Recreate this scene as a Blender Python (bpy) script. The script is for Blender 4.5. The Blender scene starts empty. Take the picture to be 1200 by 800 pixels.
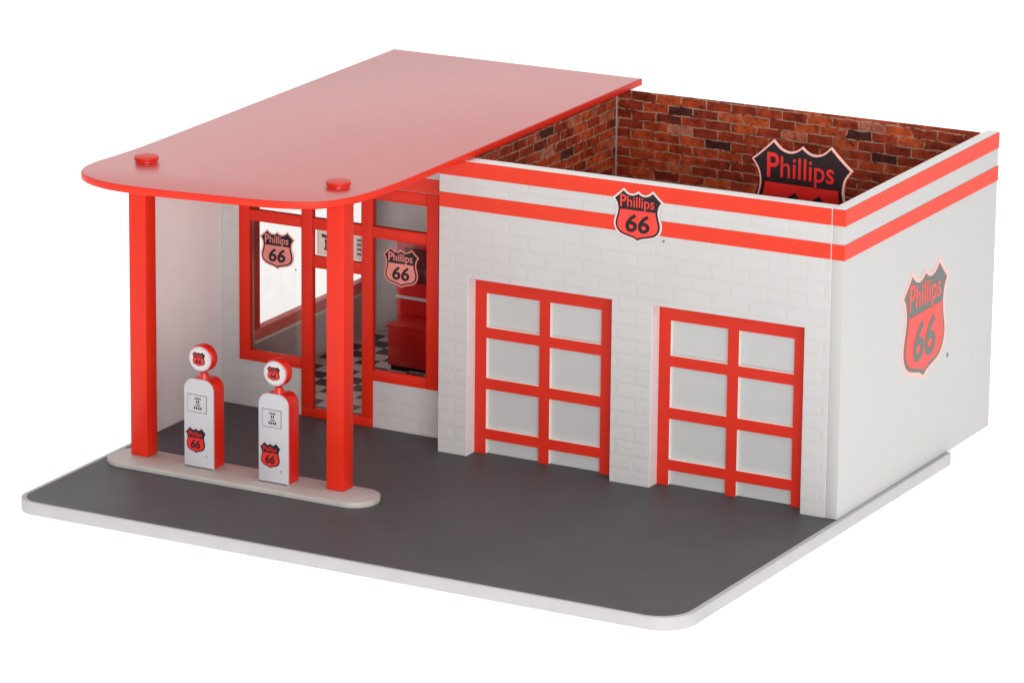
import bpy, bmesh, math, random
from mathutils import Matrix, Vector
R = math.radians
S = bpy.context.scene
COL = S.collection

# ------------------------------------------------------------------ camera
cam_d = bpy.data.cameras.new("camera")
cam = bpy.data.objects.new("camera", cam_d); COL.objects.link(cam)
cam_d.sensor_width = 36; cam_d.sensor_fit = 'HORIZONTAL'
cam_d.lens = 6323.2467 / 1200 * 36
cam_d.shift_x = (600 - 596.4677) / 1200
cam_d.shift_y = (397.3928 - 400) / 1200
cam_d.clip_start = 1; cam_d.clip_end = 2000
M = Matrix.Rotation(0.497513053, 4, 'Z') @ Matrix.Rotation(1.2910425, 4, 'X') @ Matrix.Rotation(0.0102126439, 4, 'Z')
cam.matrix_world = Matrix.Translation((57.4907721, -102.520852, 36.4363467)) @ M
S.camera = cam

# ------------------------------------------------------------------ studio light
W = bpy.data.worlds.new("World"); S.world = W; W.use_nodes = True
_nt = W.node_tree                                # white studio cyclorama, dimmer on the camera side of the room
_tc = _nt.nodes.new("ShaderNodeTexCoord"); _sp = _nt.nodes.new("ShaderNodeSeparateXYZ"); _mr = _nt.nodes.new("ShaderNodeMapRange")
_nt.links.new(_tc.outputs["Generated"], _sp.inputs[0]); _nt.links.new(_sp.outputs[1], _mr.inputs[0])
_mr.inputs[1].default_value = -0.65; _mr.inputs[2].default_value = -0.05; _mr.inputs[3].default_value = 0.62; _mr.inputs[4].default_value = 1.0
_mr.interpolation_type = 'SMOOTHSTEP'
_nt.links.new(_mr.outputs[0], _nt.nodes["Background"].inputs[0])
W.node_tree.nodes["Background"].inputs[1].default_value = 1.04

def softbox(name, loc, target, sx, sy, power, color=(1, 1, 1)):
    l = bpy.data.lights.new(name, 'AREA'); l.shape = 'RECTANGLE'; l.size = sx; l.size_y = sy
    l.energy = power; l.color = color
    o = bpy.data.objects.new(name, l); COL.objects.link(o)
    o.location = loc
    o.rotation_euler = (Vector(target) - Vector(loc)).to_track_quat('-Z', 'Y').to_euler()
    return o
softbox("key_softbox", (66, -95, 19), (0, 0, 3), 80, 36, 82000, (1.0, 0.985, 0.965))

S.view_settings.view_transform = 'Standard'
S.view_settings.look = 'None'
S.view_settings.exposure = 0.0
S.view_settings.gamma = 1.0
S.cycles.max_bounces = 10
S.cycles.transparent_max_bounces = 16

# ------------------------------------------------------------------ materials
def newmat(name):
    m = bpy.data.materials.new(name); m.use_nodes = True
    nt = m.node_tree; b = nt.nodes["Principled BSDF"]
    return m, nt, b

def noise(nt, scale, detail=4, coord=None, rough=0.55):
    n = nt.nodes.new("ShaderNodeTexNoise"); n.inputs["Scale"].default_value = scale
    n.inputs["Detail"].default_value = detail; n.inputs["Roughness"].default_value = rough
    if coord is None:
        t = nt.nodes.new("ShaderNodeTexCoord"); coord = t.outputs["Object"]
    nt.links.new(coord, n.inputs["Vector"])
    return n

def ramp(nt, src, stops):
    r = nt.nodes.new("ShaderNodeValToRGB"); nt.links.new(src, r.inputs[0])
    e = r.color_ramp.elements
    while len(e) < len(stops): e.new(0.5)
    for i, (p, c) in enumerate(stops):
        e[i].position = p; e[i].color = (*c, 1) if len(c) == 3 else c
    return r

def mathn(nt, op, a, b=None, c=None):
    n = nt.nodes.new("ShaderNodeMath"); n.operation = op
    for i, v in enumerate((a, b, c)):
        if v is None: continue
        if isinstance(v, (int, float)): n.inputs[i].default_value = v
        else: nt.links.new(v, n.inputs[i])
    return n.outputs[0]

def plastic(name, col, rough=0.4, ior=1.5, var=0.05, bump=0.0, bscale=6, spec=0.5, coat=0.0):
    m, nt, b = newmat(name)
    n = noise(nt, 1.7, 5)
    r = ramp(nt, n.outputs["Fac"], [(0.3, tuple(c * (1 - var) for c in col)), (0.7, tuple(min(1, c * (1 + var)) for c in col))])
    nt.links.new(r.outputs[0], b.inputs["Base Color"])
    n2 = noise(nt, 5, 5)
    rr = nt.nodes.new("ShaderNodeMapRange"); nt.links.new(n2.outputs["Fac"], rr.inputs[0])
    rr.inputs[3].default_value = rough * 0.85; rr.inputs[4].default_value = rough * 1.15
    nt.links.new(rr.outputs[0], b.inputs["Roughness"])
    b.inputs["IOR"].default_value = ior
    b.inputs["Specular IOR Level"].default_value = spec
    if coat:
        b.inputs["Coat Weight"].default_value = coat; b.inputs["Coat Roughness"].default_value = 0.3
    if bump:
        n3 = noise(nt, bscale, 4)
        bp = nt.nodes.new("ShaderNodeBump"); bp.inputs["Strength"].default_value = 1; bp.inputs["Distance"].default_value = bump
        nt.links.new(n3.outputs["Fac"], bp.inputs["Height"]); nt.links.new(bp.outputs[0], b.inputs["Normal"])
    return m

def cell_coords(nt, u, v, bw, bh, coord):
    """running-bond cells: returns (fx, fy, id vector) with u, v already scalar sockets"""
    row = mathn(nt, 'FLOOR', mathn(nt, 'DIVIDE', v, bh))
    half = mathn(nt, 'MULTIPLY', mathn(nt, 'MODULO', mathn(nt, 'ADD', row, 100), 2), 0.5)
    uu = mathn(nt, 'ADD', mathn(nt, 'DIVIDE', u, bw), half)
    col = mathn(nt, 'FLOOR', uu)
    fx = mathn(nt, 'FRACT', uu); fy = mathn(nt, 'FRACT', mathn(nt, 'DIVIDE', v, bh))
    cv = nt.nodes.new("ShaderNodeCombineXYZ"); nt.links.new(row, cv.inputs[0]); nt.links.new(col, cv.inputs[1])
    return fx, fy, cv.outputs[0]

def mortar_mask(nt, fx, fy, bw, bh, g):
    dx = mathn(nt, 'MULTIPLY', mathn(nt, 'MINIMUM', fx, mathn(nt, 'SUBTRACT', 1, fx)), bw)
    dy = mathn(nt, 'MULTIPLY', mathn(nt, 'MINIMUM', fy, mathn(nt, 'SUBTRACT', 1, fy)), bh)
    d = mathn(nt, 'MINIMUM', dx, dy)
    mr = nt.nodes.new("ShaderNodeMapRange"); nt.links.new(d, mr.inputs[0])
    mr.inputs[1].default_value = g * 0.4; mr.inputs[2].default_value = g * 1.5
    return mr.outputs[0]      # 0 in the joint, 1 on the block

def wall_block(name, col, axis='x', bw=0.92, bh=0.335, rough=0.55, bump=0.0055, top=5.6):
    """painted block wall moulded in plastic, with shallow relief"""
    m, nt, b = newmat(name)
    t = nt.nodes.new("ShaderNodeTexCoord")
    wob = noise(nt, 1.5, 3, t.outputs["Object"])
    vm = nt.nodes.new("ShaderNodeVectorMath"); vm.operation = 'MULTIPLY_ADD'
    nt.links.new(wob.outputs["Color"], vm.inputs[0]); vm.inputs[1].default_value = (.05, .05, .05)
    nt.links.new(t.outputs["Object"], vm.inputs[2])
    sp = nt.nodes.new("ShaderNodeSeparateXYZ"); nt.links.new(vm.outputs[0], sp.inputs[0])
    u = sp.outputs[0 if axis == 'x' else 1]; v = sp.outputs[2]
    fx, fy, cid = cell_coords(nt, u, v, bw, bh, None)
    mask = mortar_mask(nt, fx, fy, bw, bh, 0.045)
    wn = nt.nodes.new("ShaderNodeTexWhiteNoise"); wn.noise_dimensions = '3D'; nt.links.new(cid, wn.inputs["Vector"])
    soft = noise(nt, 4.5, 7, t.outputs["Object"])
    h = mathn(nt, 'ADD', mathn(nt, 'MULTIPLY', mask, 0.8), mathn(nt, 'MULTIPLY', wn.outputs["Value"], 0.35))
    h = mathn(nt, 'ADD', h, mathn(nt, 'MULTIPLY', soft.outputs["Fac"], 2.2))
    bp = nt.nodes.new("ShaderNodeBump"); bp.inputs["Strength"].default_value = 1.0; bp.inputs["Distance"].default_value = bump
    nt.links.new(h, bp.inputs["Height"]); nt.links.new(bp.outputs[0], b.inputs["Normal"])
    n = noise(nt, 0.7, 5, t.outputs["Object"])
    r = ramp(nt, n.outputs["Fac"], [(0.3, tuple(c * .97 for c in col)), (0.7, tuple(c * 1.02 for c in col))])
    mx = nt.nodes.new("ShaderNodeMix"); mx.data_type = 'RGBA'; mx.blend_type = 'MULTIPLY'
    mx.inputs[0].default_value = 1.0
    jr = ramp(nt, mask, [(0.0, (.985, .98, .98)), (1.0, (1, 1, 1))])
    nt.links.new(r.outputs[0], mx.inputs[6]); nt.links.new(jr.outputs[0], mx.inputs[7])
    nt.links.new(mx.outputs[2], b.inputs["Base Color"])
    b.inputs["Roughness"].default_value = rough
    return m

def brick_print(name, axis='x'):
    """photographic old-brick print on the inner lining"""
    m, nt, b = newmat(name)
    t = nt.nodes.new("ShaderNodeTexCoord")
    wob = noise(nt, 3.6, 6, t.outputs["Object"])
    vm = nt.nodes.new("ShaderNodeVectorMath"); vm.operation = 'MULTIPLY_ADD'
    nt.links.new(wob.outputs["Color"], vm.inputs[0]); vm.inputs[1].default_value = (.17, .15, .10)
    nt.links.new(t.outputs["Object"], vm.inputs[2])
    sp = nt.nodes.new("ShaderNodeSeparateXYZ"); nt.links.new(vm.outputs[0], sp.inputs[0])
    u = sp.outputs[0 if axis == 'x' else 1]; v = sp.outputs[2]
    bw, bh = 0.66, 0.232
    fx, fy, cid = cell_coords(nt, u, v, bw, bh, None)
    mask = mortar_mask(nt, fx, fy, bw, bh, 0.015)
    wn = nt.nodes.new("ShaderNodeTexWhiteNoise"); wn.noise_dimensions = '3D'; nt.links.new(cid, wn.inputs["Vector"])
    cr = ramp(nt, wn.outputs["Value"], [(0.0, (.075, .022, .020)), (0.03, (.08, .022, .020)), (0.06, (.25, .032, .013)),
                                          (0.35, (.32, .040, .015)), (0.6, (.42, .058, .018)), (0.85, (.55, .10, .026)), (0.97, (.46, .17, .12))])
    cr.color_ramp.interpolation = 'LINEAR'
    # blotches
    n1 = noise(nt, 3.5, 8, t.outputs["Object"], 0.7)
    br = ramp(nt, n1.outputs["Fac"], [(0.30, (.22, .16, .18)), (0.42, (.7, .62, .6)), (0.52, (1.05, 1.05, 1.05)), (0.68, (1.6, 1.6, 1.4))])
    mx = nt.nodes.new("ShaderNodeMix"); mx.data_type = 'RGBA'; mx.blend_type = 'MULTIPLY'; mx.inputs[0].default_value = 1
    nt.links.new(cr.outputs[0], mx.inputs[6]); nt.links.new(br.outputs[0], mx.inputs[7])
    # joints, broken up
    n2 = noise(nt, 6, 5, t.outputs["Object"], 0.6)
    jc = ramp(nt, n2.outputs["Fac"], [(0.36, (.12, .035, .020)), (0.52, (.50, .32, .22))])
    m2 = nt.nodes.new("ShaderNodeMix"); m2.data_type = 'RGBA'
    nt.links.new(mask, m2.inputs[0]); nt.links.new(jc.outputs[0], m2.inputs[6]); nt.links.new(mx.outputs[2], m2.inputs[7])
    # pale spalled patches
    n3 = noise(nt, 1.9, 6, t.outputs["Object"], 0.65)
    pm = ramp(nt, n3.outputs["Fac"], [(0.635, (0, 0, 0)), (0.69, (1, 1, 1))])
    m3 = nt.nodes.new("ShaderNodeMix"); m3.data_type = 'RGBA'
    nt.links.new(mathn(nt, 'MULTIPLY', pm.outputs[0], 0.7), m3.inputs[0])
    nt.links.new(m2.outputs[2], m3.inputs[6]); m3.inputs[7].default_value = (.55, .27, .21, 1)
    nt.links.new(m3.outputs[2], b.inputs["Base Color"])
    b.inputs["Roughness"].default_value = 0.5
    b.inputs["Specular IOR Level"].default_value = 0.3
    return m

def asphalt():
    m, nt, b = newmat("asphalt_print")
    n = noise(nt, 0.35, 5); r = ramp(nt, n.outputs["Fac"], [(0.3, (.074, .078, .085)), (0.7, (.084, .088, .095))])
    n2 = noise(nt, 60, 2)
    mx = nt.nodes.new("ShaderNodeMix"); mx.data_type = 'RGBA'; mx.blend_type = 'MULTIPLY'; mx.inputs[0].default_value = 1
    r2 = ramp(nt, n2.outputs["Fac"], [(0.3, (.9, .9, .9)), (0.7, (1.08, 1.08, 1.08))])
    nt.links.new(r.outputs[0], mx.inputs[6]); nt.links.new(r2.outputs[0], mx.inputs[7])
    # dust specks and faint handling smears
    n3 = noise(nt, 9, 2); sm = ramp(nt, n3.outputs["Fac"], [(0.765, (0, 0, 0)), (0.79, (1, 1, 1))])
    m3 = nt.nodes.new("ShaderNodeMix"); m3.data_type = 'RGBA'; nt.links.new(sm.outputs[0], m3.inputs[0])
    nt.links.new(mx.outputs[2], m3.inputs[6]); m3.inputs[7].default_value = (.25, .24, .24, 1)
    nt.links.new(m3.outputs[2], b.inputs["Base Color"])
    n4 = noise(nt, 0.5, 6, None, 0.6); rr = nt.nodes.new("ShaderNodeMapRange"); nt.links.new(n4.outputs["Fac"], rr.inputs[0])
    rr.inputs[1].default_value = .3; rr.inputs[2].default_value = .7; rr.inputs[3].default_value = .50; rr.inputs[4].default_value = .60
    nt.links.new(rr.outputs[0], b.inputs["Roughness"])
    b.inputs["IOR"].default_value = 1.35
    return m

def checker():
    m, nt, b = newmat("checker_tiles")
    t = nt.nodes.new("ShaderNodeTexCoord")
    c = nt.nodes.new("ShaderNodeTexChecker"); c.inputs["Scale"].default_value = 2.0
    mp = nt.nodes.new("ShaderNodeMapping"); mp.inputs["Location"].default_value = (0.03, 0.07, 0.13)
    nt.links.new(t.outputs["Object"], mp.inputs[0]); nt.links.new(mp.outputs[0], c.inputs["Vector"])
    c.inputs["Color1"].default_value = (.82, .79, .76, 1); c.inputs["Color2"].default_value = (.02, .018, .02, 1)
    nt.links.new(c.outputs["Color"], b.inputs["Base Color"]); b.inputs["Roughness"].default_value = 0.3
    return m

def clear_sheet():
    m = bpy.data.materials.new("clear_acrylic"); m.use_nodes = True
    nt = m.node_tree; nt.nodes.clear()
    o = nt.nodes.new("ShaderNodeOutputMaterial"); mix = nt.nodes.new("ShaderNodeMixShader")
    tr = nt.nodes.new("ShaderNodeBsdfTransparent"); gl = nt.nodes.new("ShaderNodeBsdfGlossy")
    fr = nt.nodes.new("ShaderNodeFresnel"); fr.inputs[0].default_value = 1.45
    n = noise(nt, 2.5, 3); r = ramp(nt, n.outputs["Fac"], [(0.3, (.91, .905, .90)), (0.7, (.93, .925, .92))])
    nt.links.new(r.outputs[0], tr.inputs[0])
    gl.inputs["Roughness"].default_value = 0.05
    geo = nt.nodes.new("ShaderNodeNewGeometry")
    front = mathn(nt, 'MULTIPLY', fr.outputs[0], mathn(nt, 'SUBTRACT', 1, geo.outputs["Backfacing"]))
    nt.links.new(front, mix.inputs[0]); nt.links.new(tr.outputs[0], mix.inputs[1]); nt.links.new(gl.outputs[0], mix.inputs[2])
    nt.links.new(mix.outputs[0], o.inputs[0])
    return m

WHITE = (.505, .497, .492)
MAT = dict(
    wall=wall_block("painted_block_wall", WHITE),
    cream=plastic("cream_trim", (.88, .80, .74), 0.4, var=.02),
    smoke=plastic("dark_maroon_display", (.12, .012, .014), 0.3, var=.1),
    glarered=plastic("red_sill_glare", (.80, .16, .12), 0.4, var=.04),  # sill red lightened, glare is put into the colour
    wing=plastic("white_panel", (.80, .79, .79), 0.5, var=.02),
    smooth=plastic("smooth_white_wall", (.46, .452, .445), 0.5, spec=.3, var=.008),
    edge=plastic("wall_edge_white", (.74, .72, .71), 0.5, var=.03),
    red=plastic("red_plastic", (.64, .020, .005), 0.42, var=.04, spec=.28),
    stripe=plastic("red_paint_stripe", (.66, .035, .012), 0.5, spec=.3, var=.05, bump=.004, bscale=9),
    roof=plastic("red_canopy_plastic", (.52, .045, .034), 0.42, coat=0.75, ior=1.6, var=.02),
    doorred=plastic("red_door_paint", (.58, .022, .008), 0.45, spec=.3, var=.04),
    deepred=plastic("deep_red_metal", (.70, .014, .012), 0.25, var=.08),
    panel=plastic("grey_door_pane", (.47, .475, .475), 0.22, var=.012),
    brickx=brick_print("brick_print_long", 'x'), bricky=brick_print("brick_print_side", 'y'),
    asphalt=asphalt(), checker=checker(), clear=clear_sheet(),
    base=plastic("white_base_board", (.43, .42, .42), 0.5, var=.04, bump=.006, bscale=14),
    island=plastic("pale_grey_island", (.46, .425, .40), 0.5, var=.07, bump=.004, bscale=12),
    black=plastic("black_ink", (.014, .006, .008), 0.5, var=.1, spec=.3),
    inkred=plastic("red_ink", (.72, .035, .022), 0.45, var=.1),
    inkdeep=plastic("deep_red_ink", (.62, .014, .012), 0.4, var=.1),
    inkpale=plastic("pale_red_ink", (.78, .40, .36), 0.5, var=.08),
    inkfade=plastic("faded_red_ink", (.66, .22, .19), 0.5, var=.08),
    inkwhite=plastic("cream_ink", (.62, .54, .52), 0.5, var=.04),
    sheenblack=plastic("black_ink_sheen", (.10, .11, .10), 0.5, var=.05),  # emblem black lightened to paint in the sheen on the side wall
    greyink=plastic("grey_ink", (.16, .16, .18), 0.5, var=.05),
    pump=plastic("pump_white_enamel", (.48, .465, .49), 0.35, var=.04, bump=.003, bscale=10),
    pumpred=plastic("pump_red_enamel", (.62, .012, .004), 0.3, var=.06),
    dark=plastic("dark_interior_grey", (.22, .19, .185), 0.6, var=.1),
    backwall=plastic("interior_grey_wall", (.62, .60, .60), 0.6, var=.06),
    soffit=plastic("interior_wall_taupe", (.56, .46, .44), 0.55, var=.08),
)
def table_mat():
    m, nt, b = newmat("white_table_glow")          # white table top; glow added so contact shadows fade out
    n = noise(nt, 0.05, 2); r = ramp(nt, n.outputs["Fac"], [(0.3, (.93, .93, .93)), (0.7, (.95, .95, .95))])
    nt.links.new(r.outputs[0], b.inputs["Base Color"]); b.inputs["Roughness"].default_value = 0.9
    b.inputs["Specular IOR Level"].default_value = 0.1
    b.inputs["Emission Color"].default_value = (1, 1, 1, 1); b.inputs["Emission Strength"].default_value = 0.55
    return m

# ------------------------------------------------------------------ helpers
def tag(o, label=None, cat=None, group=None, kind=None):
    if label: o["label"] = label
    if cat: o["category"] = cat
    if group: o["group"] = group
    if kind: o["kind"] = kind
    return o

def root(name, loc, label, cat, group=None):
    o = bpy.data.objects.new(name, None); COL.objects.link(o)
    o.location = loc; o.empty_display_size = 0.3
    return tag(o, label, cat, group)

def wloc(o):
    v = Vector((0, 0, 0))
    while o: v = v + Vector(o.location); o = o.parent
    return v

class B:
    """collects shapes in scene coordinates; build() makes ONE mesh object under a parent"""
    def __init__(self): self.bm = bmesh.new(); self.mats = []
    def mi(self, m):
        if m not in self.mats: self.mats.append(m)
        return self.mats.index(m)
    def _fin(self, geom, mat, smooth=False):
        i = self.mi(mat)
        for f in geom: f.material_index = i; f.smooth = smooth
    def box(self, x0, x1, y0, y1, z0, z1, mat, bev=0.0, seg=2):
        t = bmesh.new()
        r = bmesh.ops.create_cube(t, size=1.0)
        for v in r['verts']:
            v.co = Vector(((x0 + x1) / 2 + v.co.x * (x1 - x0), (y0 + y1) / 2 + v.co.y * (y1 - y0), (z0 + z1) / 2 + v.co.z * (z1 - z0)))
        if bev:
            bmesh.ops.bevel(t, geom=t.edges[:], offset=bev, segments=seg, profile=0.5, affect='EDGES')
        return self.merge(t, mat)
    def merge(self, t, mat, smooth=False):
        me = bpy.data.meshes.new("tmp"); t.to_mesh(me); t.free()
        n = len(self.bm.faces); self.bm.from_mesh(me); bpy.data.meshes.remove(me)
        self.bm.faces.ensure_lookup_table()
        self._fin(self.bm.faces[n:], mat, smooth)
        return self
    def prism(self, pts, fn, d0, d1, mat, bev=0.0, seg=2, smooth=False):
        """pts 2D outline; fn(u, v, d) -> xyz ; extruded from d0 to d1"""
        t = bmesh.new()
        a = [t.verts.new(fn(u, v, d0)) for u, v in pts]
        b = [t.verts.new(fn(u, v, d1)) for u, v in pts]
        n = len(pts)
        cap = [t.faces.new(a), t.faces.new(b[::-1])]
        for i in range(n):
            t.faces.new((a[i], b[i], b[(i + 1) % n], a[(i + 1) % n]))
        bmesh.ops.recalc_face_normals(t, faces=t.faces[:])
        if bev:
            ed = [e for f in cap for e in f.edges]
            bmesh.ops.bevel(t, geom=list(set(ed)), offset=bev, segments=seg, profile=0.5, affect='EDGES')
        return self.merge(t, mat, smooth)
    def cyl(self, c, r, h, axis, mat, seg=48, bev=0.0, r2=None):
        r2 = r if r2 is None else r2
        t = bmesh.new()
        def f(a, rr, d):
            p, q = rr * math.cos(a), rr * math.sin(a)
            if axis == 'z': return (c[0] + p, c[1] + q, c[2] + d)
            if axis == 'y': return (c[0] + p, c[1] + d, c[2] + q)
            return (c[0] + d, c[1] + p, c[2] + q)
        A = [t.verts.new(f(2 * math.pi * i / seg, r, 0)) for i in range(seg)]
        Bv = [t.verts.new(f(2 * math.pi * i / seg, r2, h)) for i in range(seg)]
        caps = [t.faces.new(A), t.faces.new(Bv[::-1])]
        for i in range(seg): t.faces.new((A[i], Bv[i], Bv[(i + 1) % seg], A[(i + 1) % seg]))
        bmesh.ops.recalc_face_normals(t, faces=t.faces[:])
        if bev:
            bmesh.ops.bevel(t, geom=list({e for f_ in caps for e in f_.edges}), offset=bev, segments=3, profile=0.5, affect='EDGES')
        return self.merge(t, mat)
    def mesh(self, me, mat):
        n = len(self.bm.faces); self.bm.from_mesh(me); self.bm.faces.ensure_lookup_table()
        self._fin(self.bm.faces[n:], mat); return self
    def build(self, name, parent=None, label=None, tilt=True, auto=True):
        if tilt:
            for v in self.bm.verts: v.co.z *= 1 + 0.0019 * v.co.x     # the moulded toy stands a touch taller to its right
        off = wloc(parent) if parent else Vector((0, 0, 0))
        if parent:
            for v in self.bm.verts: v.co -= off
        me = bpy.data.meshes.new(name); self.bm.to_mesh(me); self.bm.free()
        for m in self.mats: me.materials.append(m)
        if auto:
            me.polygons.foreach_set("use_smooth", [True] * len(me.polygons))
            try: me.set_sharp_from_angle(angle=R(32))
            except Exception: pass
        o = bpy.data.objects.new(name, me); COL.objects.link(o); o.parent = parent
        if label: o["label"] = label
        return o

def rrect(x0, x1, y0, y1, r, n=10):
    rs = r if isinstance(r, (list, tuple)) else [r] * 4      # corners: (x1,y1) (x0,y1) (x0,y0) (x1,y0)
    out = []
    for (cx, cy, a0, rr) in ((x1, y1, 0, rs[0]), (x0, y1, 90, rs[1]), (x0, y0, 180, rs[2]), (x1, y0, 270, rs[3])):
        if rr <= 0: out.append((cx, cy)); continue
        ox = cx - rr if cx == x1 else cx + rr; oy = cy - rr if cy == y1 else cy + rr
        for i in range(n + 1):
            a = R(a0 + 90 * i / n); out.append((ox + rr * math.cos(a), oy + rr * math.sin(a)))
    return out

FRONT = lambda d0: (lambda u, v, d: (u, d0 - d, v))      # plane facing -y
SIDE = lambda d0: (lambda u, v, d: (d0 + d, u, v))       # plane facing +x
FLAT = lambda u, v, d: (u, v, d)

# ------------------------------------------------------------------ emblem
def catmull(pts, n=6):
    out = []
    for i in range(len(pts) - 1):
        p0 = pts[max(0, i - 1)]; p1 = pts[i]; p2 = pts[i + 1]; p3 = pts[min(len(pts) - 1, i + 2)]
        for k in range(n):
            t = k / n
            out.append(tuple(0.5 * (2 * p1[j] + (p2[j] - p0[j]) * t + (2 * p0[j] - 5 * p1[j] + 4 * p2[j] - p3[j]) * t * t
                       + (-p0[j] + 3 * p1[j] - 3 * p2[j] + p3[j]) * t ** 3) for j in (0, 1)))
    return out

def shield_outline():
    """unit shield, width 1, top near +0.5 and point at -0.5"""
    right = []
    right += catmull([(0.0, .468), (.055, .425), (.125, .405), (.205, .428), (.285, .50)])       # scallop
    right += catmull([(.285, .50), (.36, .425), (.43, .36), (.50, .30)])                        # shoulder
    right += catmull([(.50, .30), (.437, .21), (.415, .10), (.43, .0), (.462, -.12), (.462, -.22),
                      (.42, -.32), (.33, -.395), (.20, -.435), (.09, -.462), (0.0, -.51)])
    left = [(-x, y) for x, y in right[::-1]]
    pts = right + [(0.0, -.51)] + left
    out = []
    for p in pts:
        if not out or abs(p[0] - out[-1][0]) + abs(p[1] - out[-1][1]) > 1e-4: out.append(p)
    if abs(out[0][0] - out[-1][0]) + abs(out[0][1] - out[-1][1]) < 1e-4: out.pop()
    return out

def inset(pts, d):
    n = len(pts); out = []
    area = sum(pts[i][0] * pts[(i + 1) % n][1] - pts[(i + 1) % n][0] * pts[i][1] for i in range(n))
    s = 1 if area > 0 else -1
    for i in range(n):
        a, b, c = Vector(pts[i - 1]), Vector(pts[i]), Vector(pts[(i + 1) % n])
        e1 = (b - a).normalized(); e2 = (c - b).normalized()
        n1 = Vector((-e1.y, e1.x)) * s; n2 = Vector((-e2.y, e2.x)) * s
        m = (n1 + n2); m = m / max(0.35, m.dot(n1))
        out.append(tuple(b + m * d))
    def dist(p):
        best = 9
        for i in range(n):
            a, c = Vector(pts[i]), Vector(pts[(i + 1) % n]); e = c - a
            t = max(0, min(1, (p - a).dot(e) / e.dot(e))); best = min(best, (p - a - e * t).length)
        return best
    return [p for p in out if dist(Vector(p)) > d * 0.985]

def clip_below(pts, h, keep_below=True):
    out = []; n = len(pts)
    ins = lambda p: (p[1] <= h) == keep_below
    for i in range(n):
        a, b = pts[i], pts[(i + 1) % n]
        if ins(a): out.append(a)
        if ins(a) != ins(b):
            t = (h - a[1]) / (b[1] - a[1]); out.append((a[0] + t * (b[0] - a[0]), h))
    return out

def text_mesh(s, size, sx, offset, shear=0.0, extrude=0.004):
    c = bpy.data.curves.new("letters", 'FONT'); c.body = s; c.size = size; c.align_x = 'CENTER'; c.align_y = 'CENTER'
    c.offset = offset; c.extrude = extrude; c.shear = shear; c.resolution_u = 4
    c.space_character = 1.0
    o = bpy.data.objects.new("letters", c); COL.objects.link(o)
    bpy.context.view_layer.update()
    me = bpy.data.meshes.new_from_object(o.evaluated_get(bpy.context.evaluated_depsgraph_get()))
    bpy.data.objects.remove(o); bpy.data.curves.remove(c)
    xs = [v.co.x for v in me.vertices]; ys = [v.co.y for v in me.vertices]
    cx, cy = (min(xs) + max(xs)) / 2, (min(ys) + max(ys)) / 2
    for v in me.vertices: v.co.x = (v.co.x - cx) * sx; v.co.y -= cy
    return me, (max(xs) - min(xs)) * sx, max(ys) - min(ys)

def put_letters(b, me, fn, cx, cy, w, h, d0, d1, mat):
    """place a text mesh, stretched to w x h, on plane fn at depth d0..d1"""
    xs = [v.co.x for v in me.vertices]; ys = [v.co.y for v in me.vertices]; zs = [v.co.z for v in me.vertices]
    kx = w / (max(xs) - min(xs)); ky = h / (max(ys) - min(ys)); z0, z1 = min(zs), max(zs)
    m2 = me.copy()
    for v in m2.vertices:
        d = d0 if v.co.z < (z0 + z1) / 2 else d1
        v.co = Vector(fn(cx + v.co.x * kx, cy + v.co.y * ky, d))
    m2.update(); b.mesh(m2, mat); bpy.data.meshes.remove(m2)

TXT_P = text_mesh("P", 1, 1, 0.012)[0]
TXT_NAME = text_mesh("hillips", 1, 1, 0.006)[0]
TXT_NUM = text_mesh("66", 1, 1, 0.022, 0.12)[0]

def emblem(b, fn, cu, cv, w, h, th=0.03, small=False, cols=None, dot=True, rim=.035, reg=(.56, -.47)):
    cols = cols or {}
    rimc = cols.get('rim', MAT['inkwhite']); red = cols.get('red', MAT['inkred']); blk = cols.get('black', MAT['black'])
    P = shield_outline()
    T = lambda pts: [(cu + x * w, cv + y * h) for x, y in pts]
    e = 0.006
    b.prism(T(P), fn, 0.0, th, rimc)
    p1 = inset(P, rim); b.prism(T(p1), fn, th - .001, th + e, blk)
    p2 = inset(P, rim + .035)
    band = .10
    b.prism(T(clip_below(p2, band)), fn, th + e - .001, th + 2 * e, red)
    put_letters(b, TXT_P, fn, cu - .285 * w, cv + .262 * h, w * .12, h * .235, th + e - .001, th + 2 * e, red)
    put_letters(b, TXT_NAME, fn, cu + .055 * w, cv + .225 * h, w * .53, h * .265, th + e - .001, th + 2 * e, red)
    put_letters(b, TXT_NUM, fn, cu, cv - .145 * h, w * .47, h * .35, th + 2 * e - .001, th + 3 * e, blk)
    if dot:
        r = max(.022 * w, .018)
        pts = [(cu + reg[0] * w + r * math.cos(2 * math.pi * i / 14), cv + reg[1] * h + r * math.sin(2 * math.pi * i / 14)) for i in range(14)]
        b.prism(pts, fn, 0.0, .006, MAT['greyink'])

# ------------------------------------------------------------------ setting
b = B(); b.prism([(-420, -420), (420, -420), (420, 420), (-420, 420)], FLAT, -0.34, -0.304, table_mat())
tag(b.build("tabletop", tilt=False, auto=False), kind="structure")

H = 6.889; S1, S2, S3 = 6.525, 6.114, 5.773; D = 8.23; TI = 0.36
XR = 10.05; OY = 0.88; OX = -6.36

# base board with printed asphalt
rt = root("base_board", (2, -1, -0.30), "white base board with a dark grey asphalt forecourt printed on top", "base board")
b = B(); b.prism(rrect(-6.40, 10.15, -7.85, 5.9, [0.05, 0.05, .55, .80]), FLAT, -0.30, -0.006, MAT['base'], bev=.015)
b.build("board", rt, tilt=False)
b = B(); b.prism(rrect(-6.285, 10.03, -7.78, 6.0, [0.0, 0.0, .5, .75]), FLAT, -0.007, 0.0, MAT['asphalt'])
b.build("asphalt_sheet", rt, tilt=False)

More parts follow.
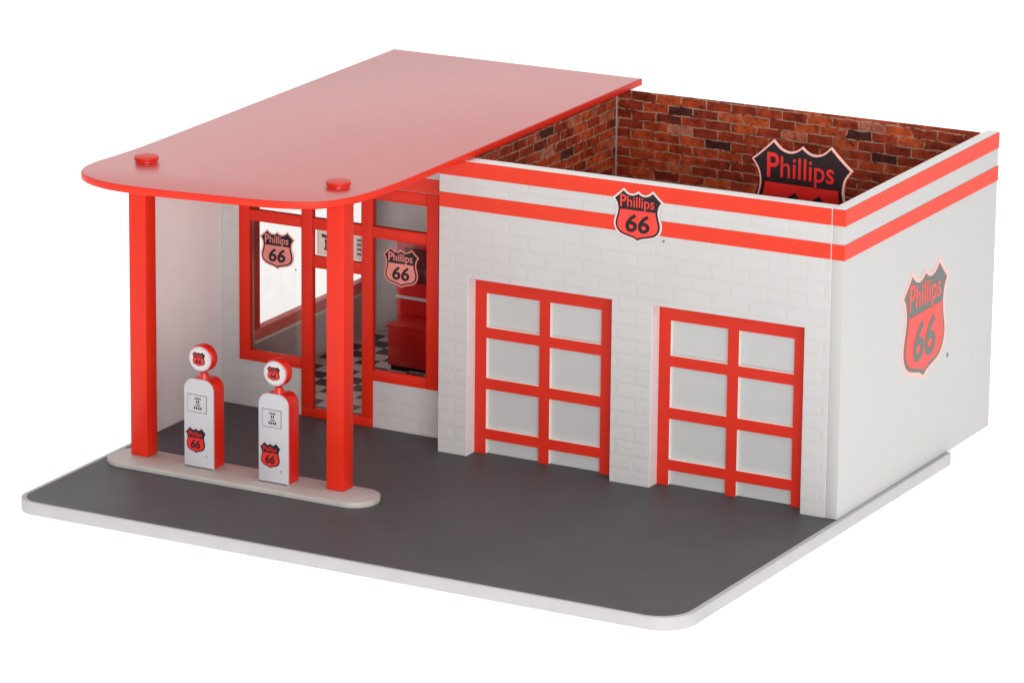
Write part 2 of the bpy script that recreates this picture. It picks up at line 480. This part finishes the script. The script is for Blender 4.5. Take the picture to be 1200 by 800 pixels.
# ------------------------------------------------------------------ building
bd = root("gas_station_building", (1.8, 4.2, 0.0), "white block garage and glazed office with red stripes, roofless over the two-door garage bay", "building")

d1l, d1r, d2l, d2r, dh = 0.73, 4.41, 5.40, 9.15, 4.187
b = B()
out = [(0, .002), (d1l, .002), (d1l, dh), (d1r, dh), (d1r, .002), (d2l, .002), (d2l, dh), (d2r, dh), (d2r, .002), (9.745, .002), (9.745, H), (0, H)]
b.prism(out, FRONT(0), 0.0, -0.30, MAT['wall'])
b.box(0.0, 9.745, 0.0, 0.30, H, H + .012, MAT['edge'])
for xj in (d1l, d2l): b.box(xj + .001, xj + .012, .001, .365, .004, dh - .002, MAT['edge'])     # pale strip painting in the light that falls on each left jamb
b.box(9.7455, 9.7545, 0.004, .29, .004, H, MAT['edge'])
b.build("front_wall", bd)
b = B()
b.box(9.755, XR, 0.0, D, 0.002, H, MAT['smooth'], bev=.02)
b.box(9.765, XR - .01, 0.01, D, H, H + .012, MAT['edge'])
b.build("side_wall", bd)
b = B(); b.box(-6.36, 9.752, D - .25, D, 0.002, H - .10, MAT['smooth']); b.build("rear_wall", bd)
b = B(); b.box(0.004, 0.30, 0.302, D - .252, 0.002, H, MAT['smooth']); b.build("partition_wall", bd)
b = B(); b.box(0.306, 0.345, 0.31, D - .26, 0.05, H + .006, MAT['bricky']); b.build("brick_lining", bd)
b = B(); b.box(0.35, 9.70, D - .30, D - .255, 0.05, H + .006, MAT['brickx']); b.build("brick_lining", bd)
b = B(); b.box(0.346, 0.372, D - .335, D - .301, 0.05, H - .02, MAT["inkwhite"]); b.build("corner_bead", bd)
b = B(); b.box(9.708, 9.75, 0.31, D - .31, 0.05, H - .01, MAT['bricky']); b.build("brick_lining", bd)
b = B(); b.box(0.35, 9.70, 0.304, 0.340, dh + .1, H - .01, MAT['brickx']); b.build("brick_lining", bd)
b = B(); b.box(0.347, 9.706, 0.52, D - .305, 0.004, 0.03, MAT['dark']); b.build("garage_floor", bd)

for (za, zb) in ((S1, H - .004), (S3, S2)):
    b = B()
    b.box(0.0, 9.725, -0.014, 0.0, za, zb, MAT['stripe'])
    b.build("stripe", bd)
    b = B()
    b.box(9.757, XR + .012, -0.014, -0.001, za, zb, MAT['stripe'])
    b.box(XR + .001, XR + .014, -0.0005, D, za, zb, MAT['stripe'])
    b.build("stripe", bd)

def garage_door(x0, x1, name="garage_door"):
    """x0..x1 is the visible leaf; 2 x 4 panes, the lowest row cut by the ground"""
    y = 0.37
    f = B()
    fw, mid = 0.30, 0.27
    x0a = x0
    wdt = x1 - x0
    cm = (x0 + x1) / 2 + .04
    ys, yd = y, y + .13
    p = MAT['doorred']
    f.box(x0a - .25, x0 + fw, ys, yd, 0.004, 4.25, p)
    f.box(x1 - fw + .02, x1 + .25, ys, yd, 0.004, 4.25, p)
    f.box(cm - mid / 2, cm + mid / 2, ys, yd, 0.004, 3.79, p)
    rails = [(3.79, 4.25), (2.74, 2.99), (1.54, 1.80), (0.355, 0.605)]
    for (a, c) in rails:
        if a > 3: f.box(x0 + fw, x1 - fw + .02, ys, yd, a, c, p)
        else:
            f.box(x0 + fw, cm - mid / 2, ys, yd, a, c, p); f.box(cm + mid / 2, x1 - fw + .02, ys, yd, a, c, p)
    if name: pass
    spans = [(0.006, .355), (.605, 1.54), (1.80, 2.74), (2.99, 3.79)]
    for (xa, xb) in ((x0 + fw, cm - mid / 2), (cm + mid / 2, x1 - fw + .02)):
        for (a, c) in spans:      # lit lower and left edges of each pane opening, painted pale
            if a > .1: f.box(xa, xb, ys + .004, ys + .099, a - .012, a + .012, MAT['cream'])
            f.box(xa - .01, xa + .01, ys + .004, ys + .099, a + .013, c - .002, MAT['cream'])
    o = f.build("garage_door", bd)
    for (xa, xb) in ((x0 + fw, cm - mid / 2), (cm + mid / 2, x1 - fw + .02)):
        for (a, c) in spans:
            q = B(); q.box(xa + .001, xb - .001, y + .10, y + .12, a + .001, c - .001, MAT['panel'])
            q.build("pane", o)
    return o
garage_door(0.735, 4.24); garage_door(5.40, 9.02)
# soffit closing the space behind door heads
for (xa, xb, nm) in ((d1l, d1r, 0), (d2l, d2r, 1)):
    pass

b = B(); emblem(b, FRONT(-0.014), 5.035, 6.165, 1.27, 1.19, th=.02, reg=(.50, -.42)); b.build("wall_emblem", bd, "small red and black route shield over the stripes of the front wall")
b = B(); emblem(b, SIDE(XR), 4.36, 3.40, 2.55, 2.62, th=.010, cols=dict(rim=MAT['inkpale'], red=MAT['inkred'], black=MAT['sheenblack']), reg=(.53, -.42)); b.build("wall_emblem", bd, "large red and black route shield on the right side wall")

# office
b = B()
zt = 6.80
b.prism([(OX, .002), (-4.125, .002), (-4.125, 1.145), (-5.785, 1.145), (-5.785, 5.755), (-.50, 5.755), (-.50, 1.145), (-2.225, 1.145),
         (-2.225, .002), (-.001, .002), (-.001, zt), (OX, zt)], FRONT(OY), 0.0, -0.20, MAT['wall'])
b.build("office_wall", bd)
b = B(); b.box(-6.30, -.002, OY - .014, OY, S3, S2, MAT['stripe']); b.build("stripe", bd)
b = B(); b.box(-6.30, -.002, OY - .014, OY, S1, zt, MAT['stripe']); b.build("stripe", bd)

RED = MAT['red']
fy0, fy1 = OY - .05, OY + .10
gy = OY + .03
LH, LT = (4.555, 4.825), 5.47
def bars(name, lst, parent=None, mat=RED):
    f = B()
    for (xa, xb, za, zb) in lst: f.box(xa, xb, fy0, fy1, za, zb, mat, bev=.012)
    return f.build(name, parent or bd)
def pane(parent, xa, xb, za, zb):
    q = B(); q.box(xa, xb, gy, gy + .03, za, zb, MAT['clear']); return q.build("pane", parent)

# left window
wl = bars("office_window", [(-5.80, -5.52, 1.14, 5.76), (-5.515, -4.13, 1.14, 1.40), (-5.515, -4.13, *LH), (-5.515, -4.13, LT, 5.76)])
pane(wl, -5.52, -4.13, 1.40, LH[0]); pane(wl, -5.52, -4.13, LH[1], LT)
e = B(); emblem(e, FRONT(gy - .004), -4.80, 3.92, .95, .93, th=.008, cols=dict(rim=MAT['inkpale'], red=MAT['inkfade'], black=MAT['black']), reg=(.52, -.46)); e.build("window_emblem", wl)
# right window
wr = bars("office_window", [(-.80, -.49, 1.14, 5.76), (-2.215, -.805, 1.14, 1.40), (-2.215, -.805, *LH), (-2.215, -.805, LT, 5.76)])
pane(wr, -2.215, -.80, 1.40, LH[0]); pane(wr, -2.215, -.80, LH[1], LT)
e = B(); emblem(e, FRONT(gy - .004), -1.50, 3.92, .95, .93, th=.008, cols=dict(rim=MAT['inkfade'], red=MAT['inkfade'], black=MAT['black']), dot=False); e.build("window_emblem", wr)
# door between them
dr = bars("office_door", [(-4.12, -3.82, .23, 5.76), (-2.50, -2.22, .23, 5.76), (-4.12, -2.22, .004, .225), (-3.815, -2.505, *LH), (-3.815, -2.505, 3.635, 3.915), (-3.815, -2.505, LT, 5.76)])
pane(dr, -3.82, -2.50, .225, 3.635); pane(dr, -3.82, -2.50, 3.915, LH[0]); pane(dr, -3.82, -2.50, LH[1], LT)


# left wall of office with its long window
b = B()
LW0, LW1, LZ0, LZ1 = 2.36, 7.5, 1.455, 5.45
LWm = MAT['soffit']
def slab(y0, y1, z0, z1):
    b.box(OX, OX + .08, y0, y1, z0, z1, MAT['smooth']); b.box(OX + .081, OX + .16, y0, y1, z0, z1, LWm)
slab(OY + .202, D - .252, .002, 1.17); slab(OY + .202, LW0 - .2, 1.17, 5.75); slab(LW1 + .2, D - .252, 1.17, 5.75); slab(OY + .202, D - .252, 5.75, zt)
b.build("office_side_wall", bd)
f = B()
fx0, fx1 = OX - .03, OX + .20
f.box(fx0, fx1, LW0 - .2, LW1 + .2, 1.19, LZ0, MAT['glarered'], bev=.012); f.box(fx0, fx1, LW0 - .2, LW1 + .2, LZ1, 5.75, RED, bev=.012)
f.box(fx0, fx1, LW0 - .2, LW0, LZ0, LZ1, RED); f.box(fx0, fx1, LW1, LW1 + .2, LZ0, LZ1, RED)
sw = f.build("side_window", bd)
q = B(); q.box(OX + .07, OX + .10, LW0, LW1, LZ0, LZ1, MAT['clear']); q.build("pane", sw)
q = B(); q.box(OX + .162, OX + .22, LW0 - .2, LW1 + .2, 1.12, 1.188, MAT['cream'], bev=.008); q.build("sill", sw)
# pale wing wall running forward from the office corner
b = B(); b.box(OX - .12, OX + .06, -2.45, OY - .002, .002, 6.62, MAT['wing'], bev=.01)
b.build("wing_wall", bd)
b = B(); b.box(OX + .162, -.002, OY + .202, D - .252, .004, .02, MAT['checker']); b.build("office_floor", bd)
b = B(); b.box(OX + .162, -.004, D - .29, D - .254, .022, zt, MAT['backwall']); b.build("office_rear_panel", bd)

# ------------------------------------------------------------------ canopy
cn = root("canopy", (-2.6, 1.1, .135), "flat glossy red canopy roof with rounded front corners on two square red posts", "canopy")
ctrl = [(-6.02, 2.0), (-6.02, -2.4), (-6.08, -3.8), (-6.16, -4.6), (-6.12, -5.2), (-5.88, -5.66), (-5.40, -6.0), (-4.72, -6.19), (-3.67, -6.19), (-2.44, -6.07),
        (-1.22, -5.93), (-.48, -5.75), (.09, -5.44), (.43, -4.93), (.61, -4.30), (.70, -3.57), (.745, -2.7), (.76, 0.0)]
edge = catmull(ctrl, 6)
pts = [(-6.02, 8.42)] + edge + [(.76, 0.0), (.77, 8.40)]
b = B(); b.prism(pts, FLAT, 6.925, 7.10, MAT['roof'], bev=.03, seg=3)
ri_ = b.mi(RED)
b.bm.normal_update()
for f in b.bm.faces:
    if f.normal.z < .9: f.material_index = ri_        # bare red edge and underside, frosted top
b.build("roof", cn)
IZ = .135
for (xa, xb) in ((-5.665, -5.225), (-.535, -.093)):
    b = B(); b.box(xa, xb, -4.10, -3.665, IZ, 6.93, RED, bev=.015)
    b.build("post", cn)
for (x, y) in ((-5.14, -4.16), (-.215, -4.13)):
    b = B(); b.cyl((x, y, 7.09), .25, .065, 'z', MAT['deepred'], bev=.01); b.cyl((x, y, 7.15), .275, .085, 'z', RED, bev=.02)
    b.build("peg", cn)

# ------------------------------------------------------------------ island
b = B(); b.prism(rrect(-6.16, .78, -4.72, -3.56, .56, 14), FLAT, 0.003, IZ - .004, MAT['island'], bev=.012)
ri = b.build("pump_island", None, tilt=False)
tag(ri, "long pale grey pump island with rounded ends lying on the asphalt under the canopy posts", "pump island")

# ------------------------------------------------------------------ gas pumps
def gas_pump(x, y, label):
    w, dp, h = .77, .56, 2.07
    rt = root("gas_pump", (x, y, IZ), label, "gas pump", "white and red gas pumps on the island")
    x0, x1 = x - w / 2, x + w / 2
    z0 = IZ
    prof = rrect(x0, x1, z0, z0 + h, [.26, .26, .01, .01], 10)
    b = B(); b.prism(prof, FRONT(y), 0.0, -.07, MAT['pump'], bev=.025, seg=3); pf = b.build("front_panel", rt, tilt=False)
    prof2 = rrect(x0 + .012, x1 - .012, z0 + .05, z0 + h - .02, [.25, .25, .03, .03], 10)
    b = B(); b.prism(prof2, FRONT(y + .071), 0.0, -(dp - .10), MAT['pumpred'], bev=.05, seg=3)
    b.box(x0 + .03, x1 - .03, y + .075, y + dp - .06, z0, z0 + .06, MAT['pumpred']); b.build("cabinet", rt, tilt=False)
    # meter window and markings
    b = B()
    cx, cz = x - .03, z0 + 1.50
    b.prism([(cx - .25, cz - .21), (cx + .25, cz - .21), (cx + .25, cz + .21), (cx - .25, cz + .21)], FRONT(y), 0, .006, MAT['greyink'])
    b.prism([(cx - .235, cz - .195), (cx + .235, cz - .195), (cx + .235, cz + .195), (cx - .235, cz + .195)], FRONT(y), .005, .010, MAT['pump'])
    random.seed(5)
    for r_, (zz, ww, hh) in enumerate(((.12, .17, .045), (.045, .10, .06), (-.03, .12, .035), (-.10, .22, .06))):
        n = 4 if r_ != 1 else 2
        for k in range(n):
            u = cx + .02 - ww / 2 + ww * (k + .5) / n; hw = ww / n * .36
            b.prism([(u - hw, cz + zz - hh / 2), (u + hw, cz + zz - hh / 2), (u + hw * .7, cz + zz + hh / 2), (u - hw * .7, cz + zz + hh / 2)], FRONT(y), .009, .013, MAT['black'])
    b.build("meter", rt, tilt=False)
    b = B(); b.box(x0 + .03, x1 - .03, y - .006, y + .004, z0 + 1.755, z0 + 1.77, MAT['backwall']); b.build("trim", rt, tilt=False)
    b = B(); emblem(b, FRONT(y), x - .07, z0 + .64, .52, .58, th=.006, cols=dict(rim=MAT['black'], red=MAT['inkdeep']), rim=.012, reg=(.53, -.58)); b.build("emblem", rt, tilt=False)
    # globe
    gz = z0 + h + .475
    b = B(); b.cyl((x + .04, y + .19, z0 + h - .03), .13, .15, 'z', MAT['pumpred'], r2=.09); b.build("neck", rt, tilt=False)
    b = B(); b.cyl((x + .04, y + .035, gz), .315, .25, 'y', MAT['pumpred'], bev=.05)
    g = b.build("globe", rt, tilt=False)
    b = B(); b.cyl((x + .04, y + .005, gz), .285, .032, 'y', MAT['pump'], bev=.012); b.cyl((x + .04, y - .001, gz), .235, .008, 'y', MAT['backwall']); b.cyl((x + .04, y - .003, gz), .215, .008, 'y', MAT['inkwhite'])
    emblem(b, FRONT(y - .003), x + .02, gz, .34, .33, th=.005, cols=dict(rim=MAT['black'], red=MAT['inkdeep']), dot=False, rim=.012)
    b.build("face", g, tilt=False)
    return rt
gas_pump(-3.80, -4.20, "white and red gas pump with round globe, beside the left canopy post")
gas_pump(-1.77, -4.335, "white and red gas pump with round globe, beside the right canopy post")

# ------------------------------------------------------------------ shield sign inside the garage
sg = root("shield_sign", (8.06, 2.0, .03), "big red and black shield sign with pale rim standing inside the roofless brick-lined garage", "sign")
b = B(); emblem(b, FRONT(2.0), 8.06, 6.62, 2.46, 2.42, th=.05, rim=.016, dot=False, cols=dict(rim=MAT['inkpale'], red=MAT['inkdeep'])); b.build("shield", sg, tilt=False)
b = B(); b.box(7.98, 8.14, 2.005, 2.10, .12, 5.9, MAT['edge'], bev=.01); b.build("pole", sg, tilt=False)
b = B(); b.box(7.45, 8.67, 1.65, 2.45, .032, .12, MAT['edge'], bev=.02); b.build("foot", sg, tilt=False)

# ------------------------------------------------------------------ inside the office
rc = root("chest_cooler", (-3.6, 5.6, .02), "low red chest cooler on the checkered floor behind the right office window", "chest cooler")
b = B(); b.box(-4.32, -2.7, 5.2, 6.0, .10, 1.04, MAT['deepred'], bev=.04); b.build("body", rc, tilt=False)
b = B(); b.box(-4.35, -2.67, 5.16, 6.03, 1.045, 1.14, MAT['deepred'], bev=.03); b.build("lid", rc, tilt=False)
b = B(); b.box(-4.26, -2.76, 5.26, 5.94, .022, .10, MAT['black']); b.build("plinth", rc, tilt=False)
rv = root("vending_machine", (-3.4, 6.6, .02), "tall dark red vending machine with pale trim line, behind the chest cooler in the office", "vending machine")
b = B(); b.box(-4.62, -2.9, 6.1, 7.0, .022, 2.95, MAT['deepred'], bev=.06); b.build("cabinet", rv, tilt=False)
b = B(); b.box(-4.60, -2.92, 6.06, 6.098, 1.53, 1.60, MAT['edge']); b.build("trim", rv, tilt=False)
b = B(); b.box(-4.35, -3.2, 6.06, 6.098, 1.95, 2.8, MAT['smoke']); b.build("display", rv, tilt=False)

# small printed plaque behind the upper light of the office door
pl = root("plaque", (-3.16, 1.0, 3.93), "small white plaque with black printed emblem above the office door rail", "plaque")
b = B()
b.box(-3.79, -2.53, .985, 1.01, 3.925, 4.545, MAT['cream'])
b.prism([(-3.66, 4.44), (-3.40, 4.40), (-3.36, 4.30), (-3.50, 4.32), (-3.66, 4.36)], FRONT(.985), 0, .006, MAT['black'])
b.prism([(-3.60, 4.06), (-3.42, 4.02), (-3.38, 4.16), (-3.48, 4.22), (-3.50, 4.32), (-3.58, 4.30), (-3.56, 4.16)], FRONT(.985), 0, .006, MAT['black'])
b.box(-3.46, -2.86, .978, .985, 4.08, 4.34, MAT['greyink'])
b.box(-3.40, -2.92, .974, .978, 4.13, 4.29, MAT['black'])
for k in range(4): b.box(-2.72, -2.60, .979, .985, 4.04 + k * .11, 4.10 + k * .11, MAT['greyink'])
b.build("panel", pl)
